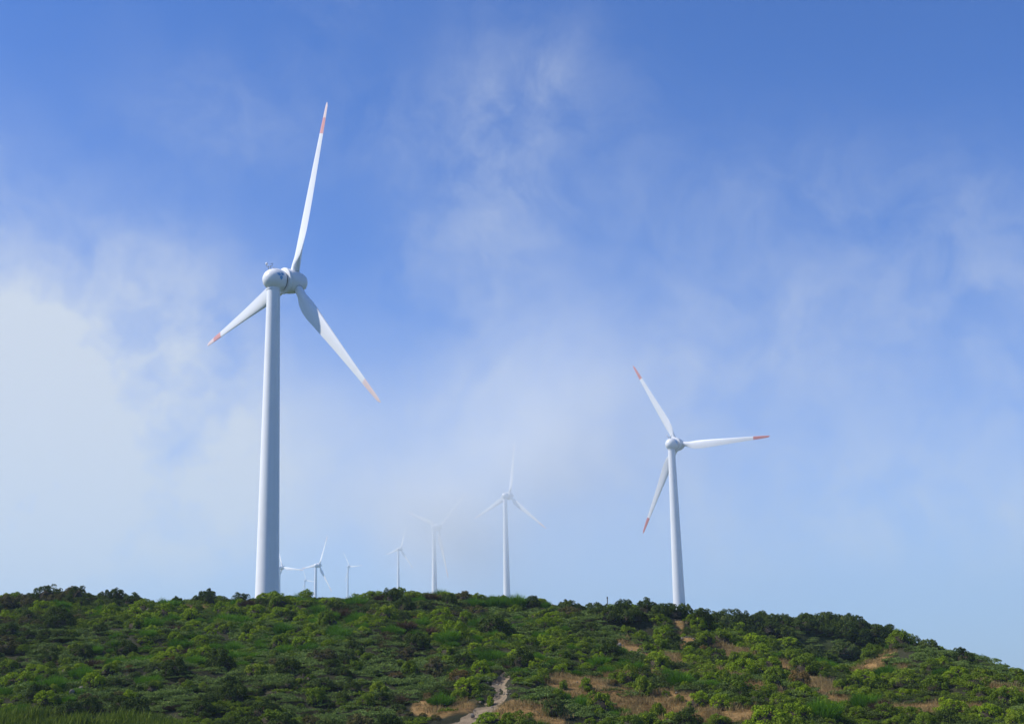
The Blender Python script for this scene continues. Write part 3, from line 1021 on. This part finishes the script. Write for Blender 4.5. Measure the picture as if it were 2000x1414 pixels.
# ------------------------------------------------------------------ plants: where they stand
# conspicuous shrubs of the photograph: column, foot row, width and height in photo pixels, kind
HAND = [
    (90, 1170, 58, 34, 'treeheath'), (150, 1170, 40, 30, 'treeheath'), (205, 1172, 36, 24, 'darkheath'), (258, 1178, 54, 32, 'darkheath'),
    (346, 1172, 28, 20, 'darkheath'), (408, 1178, 42, 28, 'treeheath'), (384, 1176, 24, 18, 'darkheath'), (470, 1178, 40, 26, 'treeheath'),
    (512, 1182, 28, 18, 'treeheath'), (562, 1180, 24, 14, 'heath'), (600, 1182, 44, 16, 'heath'), (640, 1180, 40, 18, 'lime'),
    (690, 1182, 66, 32, 'broom'), (725, 1172, 50, 22, 'lime'), (768, 1176, 46, 34, 'darkheath'), (815, 1176, 40, 20, 'broom'),
    (880, 1182, 36, 28, 'darkheath'), (925, 1184, 50, 28, 'broom'), (965, 1184, 50, 30, 'broom'), (1008, 1184, 56, 34, 'broom'),
    (1040, 1184, 34, 26, 'darkheath'), (1066, 1186, 26, 18, 'broom'), (1110, 1192, 46, 24, 'scrubbush'), (1160, 1194, 50, 22, 'scrubbush'),
    (1219, 1200, 42, 34, 'darkheath'), (1253, 1202, 20, 16, 'darkheath'), (1290, 1212, 40, 16, 'lime'), (1350, 1216, 40, 20, 'lime'),
    (1300, 1222, 36, 22, 'heath'), (1365, 1225, 40, 24, 'lime'), (30, 1172, 44, 20, 'lime'), (10, 1176, 40, 22, 'heath'),
    (290, 1226, 60, 34, 'broom'), (85, 1190, 52, 22, 'lime'), (60, 1212, 50, 26, 'darkheath'), (120, 1225, 66, 34, 'darkheath'),
    (440, 1218, 66, 32, 'broom'), (500, 1202, 52, 26, 'lime'), (380, 1230, 50, 24, 'lime'), (160, 1285, 54, 34, 'darkheath'),
    (245, 1275, 50, 30, 'darkheath'), (20, 1240, 46, 30, 'darkheath'), (515, 1400, 66, 42, 'darkheath'), (500, 1318, 56, 30, 'heath'),
    (600, 1272, 54, 28, 'broom'), (660, 1245, 60, 32, 'broom'), (700, 1215, 60, 30, 'broom'), (560, 1215, 54, 26, 'darkheath'),
    (160, 1322, 64, 38, 'broom'), (290, 1335, 60, 28, 'broom'), (70, 1365, 56, 36, 'darkheath'), (340, 1318, 62, 40, 'darkheath'),
    (965, 1238, 76, 46, 'darkheath'), (1020, 1302, 58, 44, 'darkheath'), (938, 1318, 44, 34, 'lime'), (860, 1374, 66, 36, 'broom'),
    (912, 1352, 60, 34, 'lime'), (898, 1366, 40, 26, 'heath'), (957, 1366, 18, 26, 'lime'), (1058, 1332, 38, 30, 'heath'), (905, 1300, 46, 30, 'darkheath'),
    (782, 1374, 36, 28, 'dead'), (958, 1420, 78, 34, 'lime'), (1100, 1345, 20, 22, 'heath'), (1146, 1346, 32, 28, 'lime'),
    (1174, 1393, 66, 52, 'heath'), (1104, 1366, 28, 24, 'broom'), (1256, 1357, 44, 44, 'heath'), (1302, 1360, 20, 16, 'heath'),
    (1326, 1370, 26, 18, 'heath'), (1287, 1403, 36, 36, 'heath'), (1365, 1382, 60, 38, 'lime'), (1408, 1384, 56, 34, 'lime'), (1448, 1378, 46, 24, 'heath'),
    (1082, 1396, 54, 40, 'scrubbush'), (1375, 1276, 28, 20, 'rust'), (1434, 1294, 28, 26, 'heath'), (1284, 1306, 56, 36, 'heath'),
    (1240, 1310, 40, 28, 'broom'), (1196, 1284, 60, 40, 'darkheath'), (1262, 1274, 36, 24, 'heath'), (1290, 1270, 30, 26, 'heath'),
    (1318, 1272, 30, 22, 'darkheath'), (1330, 1335, 66, 34, 'broom'), (1360, 1302, 50, 26, 'heath'), (1500, 1308, 66, 32, 'lime'),
    (1572, 1314, 66, 44, 'heath'), (1620, 1304, 44, 34, 'heath'), (1472, 1262, 64, 32, 'lime'), (1540, 1272, 66, 32, 'lime'),
    (1435, 1238, 56, 26, 'lime'), (1605, 1400, 92, 52, 'broom'), (1560, 1405, 60, 40, 'lime'), (1690, 1382, 72, 48, 'broom'), (1722, 1388, 50, 36, 'dead'),
    (1640, 1350, 34, 28, 'heath'), (1562, 1344, 50, 42, 'rust'), (1830, 1352, 66, 40, 'heath'), (1770, 1340, 72, 40, 'heath'),
    (1905, 1342, 60, 34, 'heath'), (1965, 1374, 66, 40, 'heath'), (1500, 1415, 84, 44, 'lime'), (1690, 1330, 56, 28, 'heath'),
    (1860, 1392, 70, 34, 'lime'), (1930, 1405, 70, 36, 'lime'), (1840, 1318, 46, 22, 'broom'), (1985, 1320, 40, 20, 'heath'),
    (1440, 1345, 60, 34, 'heath'), (1390, 1335, 50, 28, 'lime'), (1510, 1340, 50, 30, 'heath'), (1460, 1312, 50, 26, 'broom'),
    (1780, 1405, 60, 30, 'heath'), (1740, 1370, 30, 24, 'heath'), (1650, 1315, 40, 22, 'heath'),
]
KIND_TXT = {'heath': 'olive green bush', 'darkheath': 'dark green bush', 'lime': 'yellow green rounded bush',
            'treeheath': 'tufted dark bush', 'broom': 'feathery green broom', 'scrubbush': 'low grey green scrub bush',
            'dead': 'dead brown twiggy bush', 'brown': 'brownish green bush', 'rust': 'rusty brown bush'}
KIND_NAME = {'heath': 'olive_bush', 'darkheath': 'dark_bush', 'lime': 'rounded_bush', 'treeheath': 'tufted_bush', 'broom': 'broom_bush',
             'scrubbush': 'scrub_bush', 'dead': 'dead_bush', 'brown': 'brown_bush', 'rust': 'rusty_bush'}
bushes = []        # dict(x, y, rx, hz, kind, hand)
for px, py, wpx, hpx, kind in HAND:
    x, y, z = ground_at(px, py)
    s = y / F_PX * 1.02
    bushes.append(dict(x=x, y=y, r=wpx * s / 2 * 0.92, h=hpx * s * 0.92, kind=kind, hand=True))

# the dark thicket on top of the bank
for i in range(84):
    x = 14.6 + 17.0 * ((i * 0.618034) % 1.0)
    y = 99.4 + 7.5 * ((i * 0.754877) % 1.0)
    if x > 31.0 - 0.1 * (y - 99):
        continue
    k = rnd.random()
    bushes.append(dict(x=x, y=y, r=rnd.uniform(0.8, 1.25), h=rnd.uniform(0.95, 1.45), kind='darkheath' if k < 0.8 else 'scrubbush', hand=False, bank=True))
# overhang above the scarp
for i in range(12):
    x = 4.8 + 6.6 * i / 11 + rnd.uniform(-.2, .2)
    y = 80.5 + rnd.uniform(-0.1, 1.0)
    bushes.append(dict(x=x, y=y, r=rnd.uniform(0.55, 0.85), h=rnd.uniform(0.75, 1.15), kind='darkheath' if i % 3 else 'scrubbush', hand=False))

SAND = [g_ellipse(*e) for e in [(1232, 1272, 34, 7), (1318, 1214, 9, 16), (1345, 1246, 20, 6)]]


def clear_of(x, y, r):
    return float(path_dist(x, y)) > r * 0.75 and float(in_ellipses(x, y, DRY, 0.2)) < 0.3


# everything between: thrown one by one, larger first, never inside one another
grid = {}


def grid_ok(x, y, r, f):
    gx_, gy_ = int(x // 2), int(y // 2)
    for i in range(gx_ - 2, gx_ + 3):
        for j in range(gy_ - 2, gy_ + 3):
            for (a, b, q) in grid.get((i, j), ()):
                if (a - x) ** 2 + (b - y) ** 2 < ((q + r) * f) ** 2:
                    return False
    return True


def grid_add(x, y, r):
    grid.setdefault((int(x // 2), int(y // 2)), []).append((x, y, r))


for b in bushes:
    grid_add(b['x'], b['y'], b['r'])
for rlo, rhi, tries in ((0.55, 0.84, 900), (0.36, 0.55, 4200), (0.20, 0.36, 12000)):
    for _ in range(tries):
        x = rnd.uniform(-44, 44); y = rnd.uniform(50, 96)
        r = rnd.uniform(rlo, rhi)
        if x > 33 and y > float(yc_of(x)) + 4:
            continue
        if x > 24 and y > float(yc_of(x)) - 8 and r > 0.30:
            continue
        if not clear_of(x, y, r) or not grid_ok(x, y, r, 0.70):
            continue
        n1_ = float(vnoise(x, y, 7.0, 31)); n2_ = float(vnoise(x, y, 4.0, 32)); n3 = rnd.random()
        fern = float(in_ellipses(x, y, FERN))
        rightw = float(sstep(x, 3, 9))
        if fern > 0.5 and n3 < 0.8:
            continue
        if rightw > 0.5:
            kind = 'heath' if n3 < 0.45 else 'lime' if n3 < 0.72 else 'broom' if n3 < 0.82 else 'darkheath' if n3 < 0.93 else 'scrubbush'
            if n2_ < 0.33 and n3 > 0.35:
                continue
        else:
            if n1_ > 0.56:
                kind = 'broom' if n3 < 0.5 else 'lime' if n3 < 0.75 else 'heath'
            elif n1_ > 0.40:
                kind = 'darkheath' if n3 < 0.35 else 'heath' if n3 < 0.6 else 'lime' if n3 < 0.8 else 'scrubbush'
            else:
                kind = 'scrubbush' if n3 < 0.55 else 'darkheath' if n3 < 0.85 else 'heath'
            if 0.47 < n3 < 0.50:
                kind = 'dead'
            if n3 > 0.992:
                kind = 'rust'
            elif n2_ > 0.62 and n3 > 0.5 and n1_ < 0.58:
                kind = 'brown'
        hf = {'dead': 0.9, 'heath': 1.22, 'darkheath': 1.25, 'lime': 1.15, 'broom': 1.1, 'scrubbush': 0.8, 'rust': 1.0, 'brown': 1.0}[kind]
        bushes.append(dict(x=x, y=y, r=r, h=r * hf * rnd.uniform(0.8, 1.2), kind=kind, hand=False))
        grid_add(x, y, r)

# apparent size decides which are built one by one
for b in bushes:
    b['z'] = float(height2(b['x'], b['y']))
    b['px'], b['py'] = to_px(b['x'], b['y'], b['z'])
    b['app'] = b['r'] * (b['r'] + b['h']) / (b['y'] ** 2) * (1 if -20 < b['px'] < 2020 and b['py'] < 1440 else 0) * (50 if b['hand'] else 1)
bushes.sort(key=lambda b: -b['app'])
N_SINGLE = 292
single, rest = bushes[:N_SINGLE], bushes[N_SINGLE:]

# labels: what it looks like, then what it stands by
LANDMARKS = [(523, 1175, 'the biggest tower'), (1327, 1200, 'the right turbine tower'), (930, 1390, 'the sandy path'), (980, 1325, 'the top of the sandy path'),
             (782, 1365, 'the dead brown bush'), (1250, 1250, 'the dark scarp'), (1600, 1240, 'the shaded thicket'), (1375, 1268, 'the small rusty bush'),
             (850, 1385, 'the path-side dry grass'), (1200, 1365, 'the long dry grass strip'), (1400, 1395, 'the wide dry grass clearing'), (1187, 1180, 'the thin dark post'), (90, 1160, 'the big tufted bush on the skyline'),
             (150, 1405, 'the yellow grass tufts'), (1960, 1320, 'the hill end'), (150, 1350, 'the two pale stones'), (1605, 1380, 'the big broom clump'),
             (998, 1175, 'the misty turbine tower'), (770, 1160, 'the dark skyline bush'), (1700, 1302, 'the small dry hollow'), (350, 1260, 'the left mid slope'),
             (600, 1320, 'the left centre slope'), (400, 1390, 'the lower left slope'), (700, 1240, 'the slope under the far turbines')]


def relation(b):
    best = min(LANDMARKS, key=lambda l: ((b['px'] - l[0]) / 1.4) ** 2 + ((b['py'] - l[1]) * 1.6) ** 2)
    dx, dy = b['px'] - best[0], (b['py'] - best[1]) * 2.0
    far = math.hypot(dx, dy) > 90
    if abs(dx) > 2 * abs(dy):
        w_ = 'left of' if dx < 0 else 'right of'
    elif abs(dy) > 2 * abs(dx):
        w_ = 'above' if dy < 0 else 'below'
    else:
        w_ = ('above' if dy < 0 else 'below') + (' and left of' if dx < 0 else ' and right of')
    return w_, best[2]


ORD = ['first', 'second', 'third', 'fourth', 'fifth', 'sixth', 'seventh', 'eighth', 'ninth', 'tenth', 'eleventh', 'twelfth', 'thirteenth', 'fourteenth', 'fifteenth',
       'sixteenth', 'seventeenth', 'eighteenth', 'nineteenth', 'twentieth', 'twenty-first', 'twenty-second', 'twenty-third', 'twenty-fourth', 'twenty-fifth', 'twenty-sixth']
buckets = {}
for b in single:
    wpx = 2 * b['r'] / b['y'] * F_PX
    b['adj'] = 'large' if wpx > 56 else 'small' if wpx < 34 else 'mid-sized'
    if b.get('bank'):
        key = f"{b['adj']} {KIND_TXT[b['kind']]} in the {'front' if b['y'] < 102.5 else 'back'} of the shaded thicket"
    else:
        rel, lm = relation(b)
        key = f"{b['adj']} {KIND_TXT[b['kind']]} {rel} {lm}"
    buckets.setdefault(key, []).append(b)
for key, L in buckets.items():
    L.sort(key=lambda b: b['px'])
    for i, b in enumerate(L):
        b['label'] = key if len(L) == 1 else f"{key}, {ORD[min(i, 25)]} from left" if i < len(L) - 1 else f"{key}, rightmost such"

made = {}
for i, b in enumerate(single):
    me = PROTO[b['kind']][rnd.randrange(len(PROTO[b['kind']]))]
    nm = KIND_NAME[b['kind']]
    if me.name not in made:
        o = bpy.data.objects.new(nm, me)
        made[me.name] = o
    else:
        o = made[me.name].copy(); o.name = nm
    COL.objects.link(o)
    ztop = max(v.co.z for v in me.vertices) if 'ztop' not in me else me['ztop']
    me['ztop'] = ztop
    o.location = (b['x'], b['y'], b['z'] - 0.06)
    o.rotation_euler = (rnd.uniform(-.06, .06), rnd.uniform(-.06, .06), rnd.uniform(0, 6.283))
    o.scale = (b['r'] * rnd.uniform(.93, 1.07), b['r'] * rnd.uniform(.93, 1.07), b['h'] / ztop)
    tag(o, b['label'], 'bush', {'broom': 'broom bushes on the slope', 'dead': 'dead bushes on the slope', 'rust': 'dead bushes on the slope',
                               'scrubbush': 'scrub bushes on the slope'}.get(b['kind'], 'round bushes on the slope'))
    if b['kind'] == 'treeheath':
        new_obj('stem', STEM[i % 3], o)


# ------------------------------------------------------------------ plants nobody could count
def scatter(name, meshes, x, y, z, rz, sx, sz, pick, tilt=0.08):
    """One object whose geometry nodes set a plant on every point."""
    n = len(x)
    me = bpy.data.meshes.new(name)
    me.vertices.add(n)
    me.vertices.foreach_set('co', np.stack([x, y, z], 1).astype(np.float32).ravel())
    g = np.random.default_rng(n)
    rot = np.stack([(g.random(n) - .5) * 2 * tilt, (g.random(n) - .5) * 2 * tilt, rz], 1)
    for nm, typ, data, key in (('rot', 'FLOAT_VECTOR', rot, 'vector'), ('scl', 'FLOAT_VECTOR', np.stack([sx, sx, sz], 1), 'vector')):
        me.attributes.new(nm, typ, 'POINT').data.foreach_set(key, data.astype(np.float32).ravel())
    me.attributes.new('pick', 'INT', 'POINT').data.foreach_set('value', pick.astype(np.int32))
    ob = tag(new_obj(name, me), kind='stuff')
    c_ = bpy.data.collections.new(name + '_plants')
    for i, pm in enumerate(meshes):
        c_.objects.link(bpy.data.objects.new('%s_%02d' % (name, i), pm))
    ng = bpy.data.node_groups.new(name, 'GeometryNodeTree')
    ng.interface.new_socket('Geometry', in_out='INPUT', socket_type='NodeSocketGeometry')
    ng.interface.new_socket('Geometry', in_out='OUTPUT', socket_type='NodeSocketGeometry')
    N = ng.nodes
    gi, go = N.new('NodeGroupInput'), N.new('NodeGroupOutput')
    ip = N.new('GeometryNodeInstanceOnPoints')
    ci = N.new('GeometryNodeCollectionInfo')
    ci.inputs['Collection'].default_value = c_
    ci.inputs['Separate Children'].default_value = True
    ci.inputs['Reset Children'].default_value = True
    ip.inputs['Pick Instance'].default_value = True

    def named(a, typ):
        q = N.new('GeometryNodeInputNamedAttribute'); q.data_type = typ
        q.inputs['Name'].default_value = a
        return q.outputs['Attribute']
    L_ = ng.links
    L_.new(gi.outputs[0], ip.inputs['Points'])
    L_.new(ci.outputs[0], ip.inputs['Instance'])
    L_.new(named('pick', 'INT'), ip.inputs['Instance Index'])
    L_.new(named('rot', 'FLOAT_VECTOR'), ip.inputs['Rotation'])
    L_.new(named('scl', 'FLOAT_VECTOR'), ip.inputs['Scale'])
    L_.new(ip.outputs[0], go.inputs[0])
    md = ob.modifiers.new('plants', 'NODES'); md.node_group = ng
    return ob


if rest:
    kinds = [k for k in PROTO]
    flat_protos, start = [], {}
    for k in kinds:
        start[k] = len(flat_protos); flat_protos += PROTO[k]
    zt = np.array([max(v.co.z for v in me.vertices) for me in flat_protos])
    pk = np.array([start[b['kind']] + rnd.randrange(len(PROTO[b['kind']])) for b in rest])
    A = lambda k: np.array([b[k] for b in rest])
    scatter('shrubbery', flat_protos, A('x'), A('y'), A('z') - 0.06, rng.random(len(rest)) * 6.283, A('r'), A('h') / zt[pk], pk)


def throw(n, x0, x1, y0, y1):
    return rng.uniform(x0, x1, n), rng.uniform(y0, y1, n)


x, y = throw(5200, -130, 70, 97, 270)
keep = (x < 30 + (y - 105) * 0.16) & ~((x > 10) & (y < 112)) & (np.hypot(x + 42.5, y - 225) > 4)
x, y = x[keep], y[keep]; n = len(x)
lowp = PROTO['heath'] + PROTO['darkheath'] + PROTO['scrubbush'] + PROTO['lime']
s = rng.uniform(.5, 1.5, n)
scatter('plateau_scrub', lowp, x, y, height2(x, y) - 0.05, rng.random(n) * 6.283, s, s * rng.uniform(.4, .75, n), rng.integers(0, len(lowp), n))

# low ground cover: grey green fern and scrub, darker green between the bushes
x, y = throw(14500, -46, 46, 40, 104)
keep = ~((x > 34) & (y > yc_of(x) + 8)) & ~((x < 10) & (y > 97))
keep &= path_dist(x, y) > 0.25
dm = in_ellipses(x, y, DRY, 0.25)
keep &= (dm < 0.30) | (rng.random(len(x)) < 0.10)
x, y = x[keep], y[keep]
n1_ = vnoise(x, y, 6.0, 51); n2_ = vnoise(x, y, 2.4, 52)
fe = in_ellipses(x, y, FERN)
u = rng.random(len(x))
is_fern = (fe > 0.4) | (n1_ + 0.3 * (u - 0.5) > 0.62)
is_green = ~is_fern & (n2_ + 0.35 * (u - 0.5) > 0.55)
is_scrub = ~is_fern & ~is_green
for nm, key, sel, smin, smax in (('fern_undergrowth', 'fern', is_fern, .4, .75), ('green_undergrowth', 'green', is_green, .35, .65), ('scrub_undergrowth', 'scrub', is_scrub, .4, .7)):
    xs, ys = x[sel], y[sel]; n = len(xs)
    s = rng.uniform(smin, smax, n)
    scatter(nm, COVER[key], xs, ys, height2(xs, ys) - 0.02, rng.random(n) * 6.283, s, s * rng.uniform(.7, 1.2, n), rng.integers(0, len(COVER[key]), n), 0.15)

# dry grass of the clearings, and sparse blades elsewhere on the right
x, y = throw(30000, -46, 46, 50, 92)
dm = in_ellipses(x, y, DRY, 0.35)
keep = (dm > rng.random(len(x)) * 0.9 + 0.05) & (path_dist(x, y) > 0.1) & (in_ellipses(x, y, SAND, 0.2) < 0.5)
x, y = x[keep], y[keep]; n = len(x)
s = rng.uniform(.5, 1.05, n)
scatter('dry_grass', COVER['straw'], x, y, height2(x, y), rng.random(n) * 6.283, s, s * rng.uniform(.45, 1.1, n), rng.integers(0, 4, n), 0.1)

# yellow green grass along the near edge on the left
x, y = throw(2600, -44, -14, 52.5, 60)
cxp = np.array([to_px(a, b, float(height2(a, b))) for a, b in zip(x, y)])
band = 1416 + 14 * (vnoise(x, y, 2.5, 61) - 0.5) + 26 * sstep(cxp[:, 0], 250, 420)
keep = (cxp[:, 1] > band - 4)
x, y = x[keep], y[keep]; n = len(x)
s = rng.uniform(.6, 1.1, n)
scatter('yellow_grass', COVER['reed'], x, y, height2(x, y), rng.random(n) * 6.283, s, s * rng.uniform(.7, 1.2, n), rng.integers(0, 3, n), 0.1)

# ------------------------------------------------------------------ small things on the slope
def rock_mesh(seed):
    g = np.random.default_rng(seed)
    V = ICO_V.copy()
    for _ in range(9):
        q = rand_dirs(1, g)[0]; dd = g.uniform(0.55, 0.9)
        over = np.maximum(V @ q - dd, 0)
        V -= over[:, None] * q
    V *= 1 + 0.06 * (g.random((len(V), 1)) - .5)
    V *= np.array([1, 0.8, 0.62])
    return mesh_from('rock', V, ICO_F, [M['rock']])


STONE_MES = [rock_mesh(40 + i) for i in range(4)]
x, y = throw(60000, -2, 34, 54, 84)
on = (path_dist(x, y) < 0.25) & (rng.random(len(x)) < 0.18) | ((in_ellipses(x, y, SAND, 0.3) > 0.4) & (rng.random(len(x)) < 0.25)) | ((in_ellipses(x, y, DRY, 0.3) > 0.5) & (rng.random(len(x)) < 0.012))
x, y = x[on], y[on]; n = len(x)
sg = 0.02 + 0.07 * rng.random(n) ** 3
scatter('pebbles', STONE_MES, x, y, height2(x, y) + 0.05, rng.random(n) * 6.283, sg, sg, rng.integers(0, 4, n), 0.4)

for i, (px, py, wpx, lab) in enumerate([(158, 1350, 12, 'grey pointed stone, upper of two on the lower left slope'), (140, 1358, 13, 'pale flat stone, lower of two on the lower left slope'),
                                        (157, 1287, 15, 'buff stone below the dark bush on the left slope'), (290, 1196, 12, 'small dark stone beside the bare patch near left skyline'),
                                        (1208, 1266, 16, 'pale stone on the sandy ledge under the dark scarp'), (922, 1392, 12, 'pale stone at the left edge of the sandy path')]):
    x, y, z = ground_at(px, py)
    o = tag(new_obj('rock', rock_mesh(i), None, (x, y, float(height2(x, y)) + 0.10)), lab, 'rock', 'stones on the slope')
    s = wpx * y / F_PX / 2
    o.scale = (s, s, s * 1.3); o.rotation_euler = (0.1, 0.15 * i, 1.3 * i)
    o.location.z += s * 0.35

x, y, z = ground_at(1187, 1190)
hp = 0.95
post = tag(new_obj('marker_post', mesh_from('marker_post', *join([tube([(0, 0, -0.3), (0, 0, hp)], 0.030), tube([(0, 0, hp - 0.02), (0, 0, hp + 0.12)], [0.055, 0.04])]), [M['pole']]), None, (x, y, z)),
           'thin dark post standing up from the skyline bushes', 'post')

# ------------------------------------------------------------------ air
m, t = mat('haze_air')
v = t.n('ShaderNodeVolumePrincipled')
v.inputs['Color'].default_value = (0.65, 0.85, 1.0, 1)
v.inputs['Density'].default_value = 0.00028
v.inputs['Anisotropy'].default_value = 0.15
o = t.n('ShaderNodeOutputMaterial'); t.l(v.outputs[0], o.inputs['Volume'])
M['haze'] = m
zlo = float(GZ.min()) - 1.0
zhi = 262.0
X0, X1, Y0, Y1 = gx[0] - 5, gx[-1] + 5, gy[0] - 5, gy[-1] + 5
bv = [(a, b, c_) for c_ in (zlo, zhi) for a, b in ((X0, Y0), (X1, Y0), (X1, Y1), (X0, Y1))]
bf = [(3, 2, 1, 0), (4, 5, 6, 7), (0, 1, 5, 4), (1, 2, 6, 5), (2, 3, 7, 6), (3, 0, 4, 7)]
tag(new_obj('haze', mesh_from('haze', bv, bf, [M['haze']])), kind='stuff')

# a bank of low drifting mist in front of the middle turbines, thinning out softly on every side
m, t = mat('mist_air')
tc = t.n('ShaderNodeTexCoord').outputs['Object']
wn = t.noise(tc, 0.022, 5, 0.6)
acc = None
for (cx_, cy_, cz_), (rx_, ry_, rz_), dens in [((-31, 0, -5), (25, 110, 22), 0.0240), ((44, -150, 4), (60, 42, 70), 0.0040), ((5, 0, 26), (36, 110, 22), 0.0150), ((-66, 0, 18), (36, 110, 22), 0.0060), ((2, 0, -12), (44, 110, 34), 0.0036), ((40, 0, 36), (42, 110, 26), 0.0040)]:
    q = t.vmath('MULTIPLY', t.vmath('SUBTRACT', tc, (cx_, cy_, cz_)), (1 / rx_, 1 / ry_, 1 / rz_))
    gs = t.math('MULTIPLY', t.math('EXPONENT', t.math('MULTIPLY', t.vmath('DOT_PRODUCT', q, q), -1.0)), dens)
    acc = gs if acc is None else t.math('ADD', acc, gs)
dn = t.math('MULTIPLY', acc, t.smooth(wn.outputs[0], 0.30, 0.72))
v = t.n('ShaderNodeVolumePrincipled')
v.inputs['Color'].default_value = (0.955, 0.978, 1.0, 1)
t.l(dn, v.inputs['Density'])
v.inputs['Anisotropy'].default_value = 0.0
o = t.n('ShaderNodeOutputMaterial'); t.l(v.outputs[0], o.inputs['Volume'])
M['mist'] = m
bv = [(a, b, c_) for c_ in (-52, 118) for a, b in ((-150, -225), (140, -225), (140, 225), (-150, 225))]
tag(new_obj('mist', mesh_from('mist', bv, bf, [M['mist']]), None, (0, 570, 72)), kind='stuff')
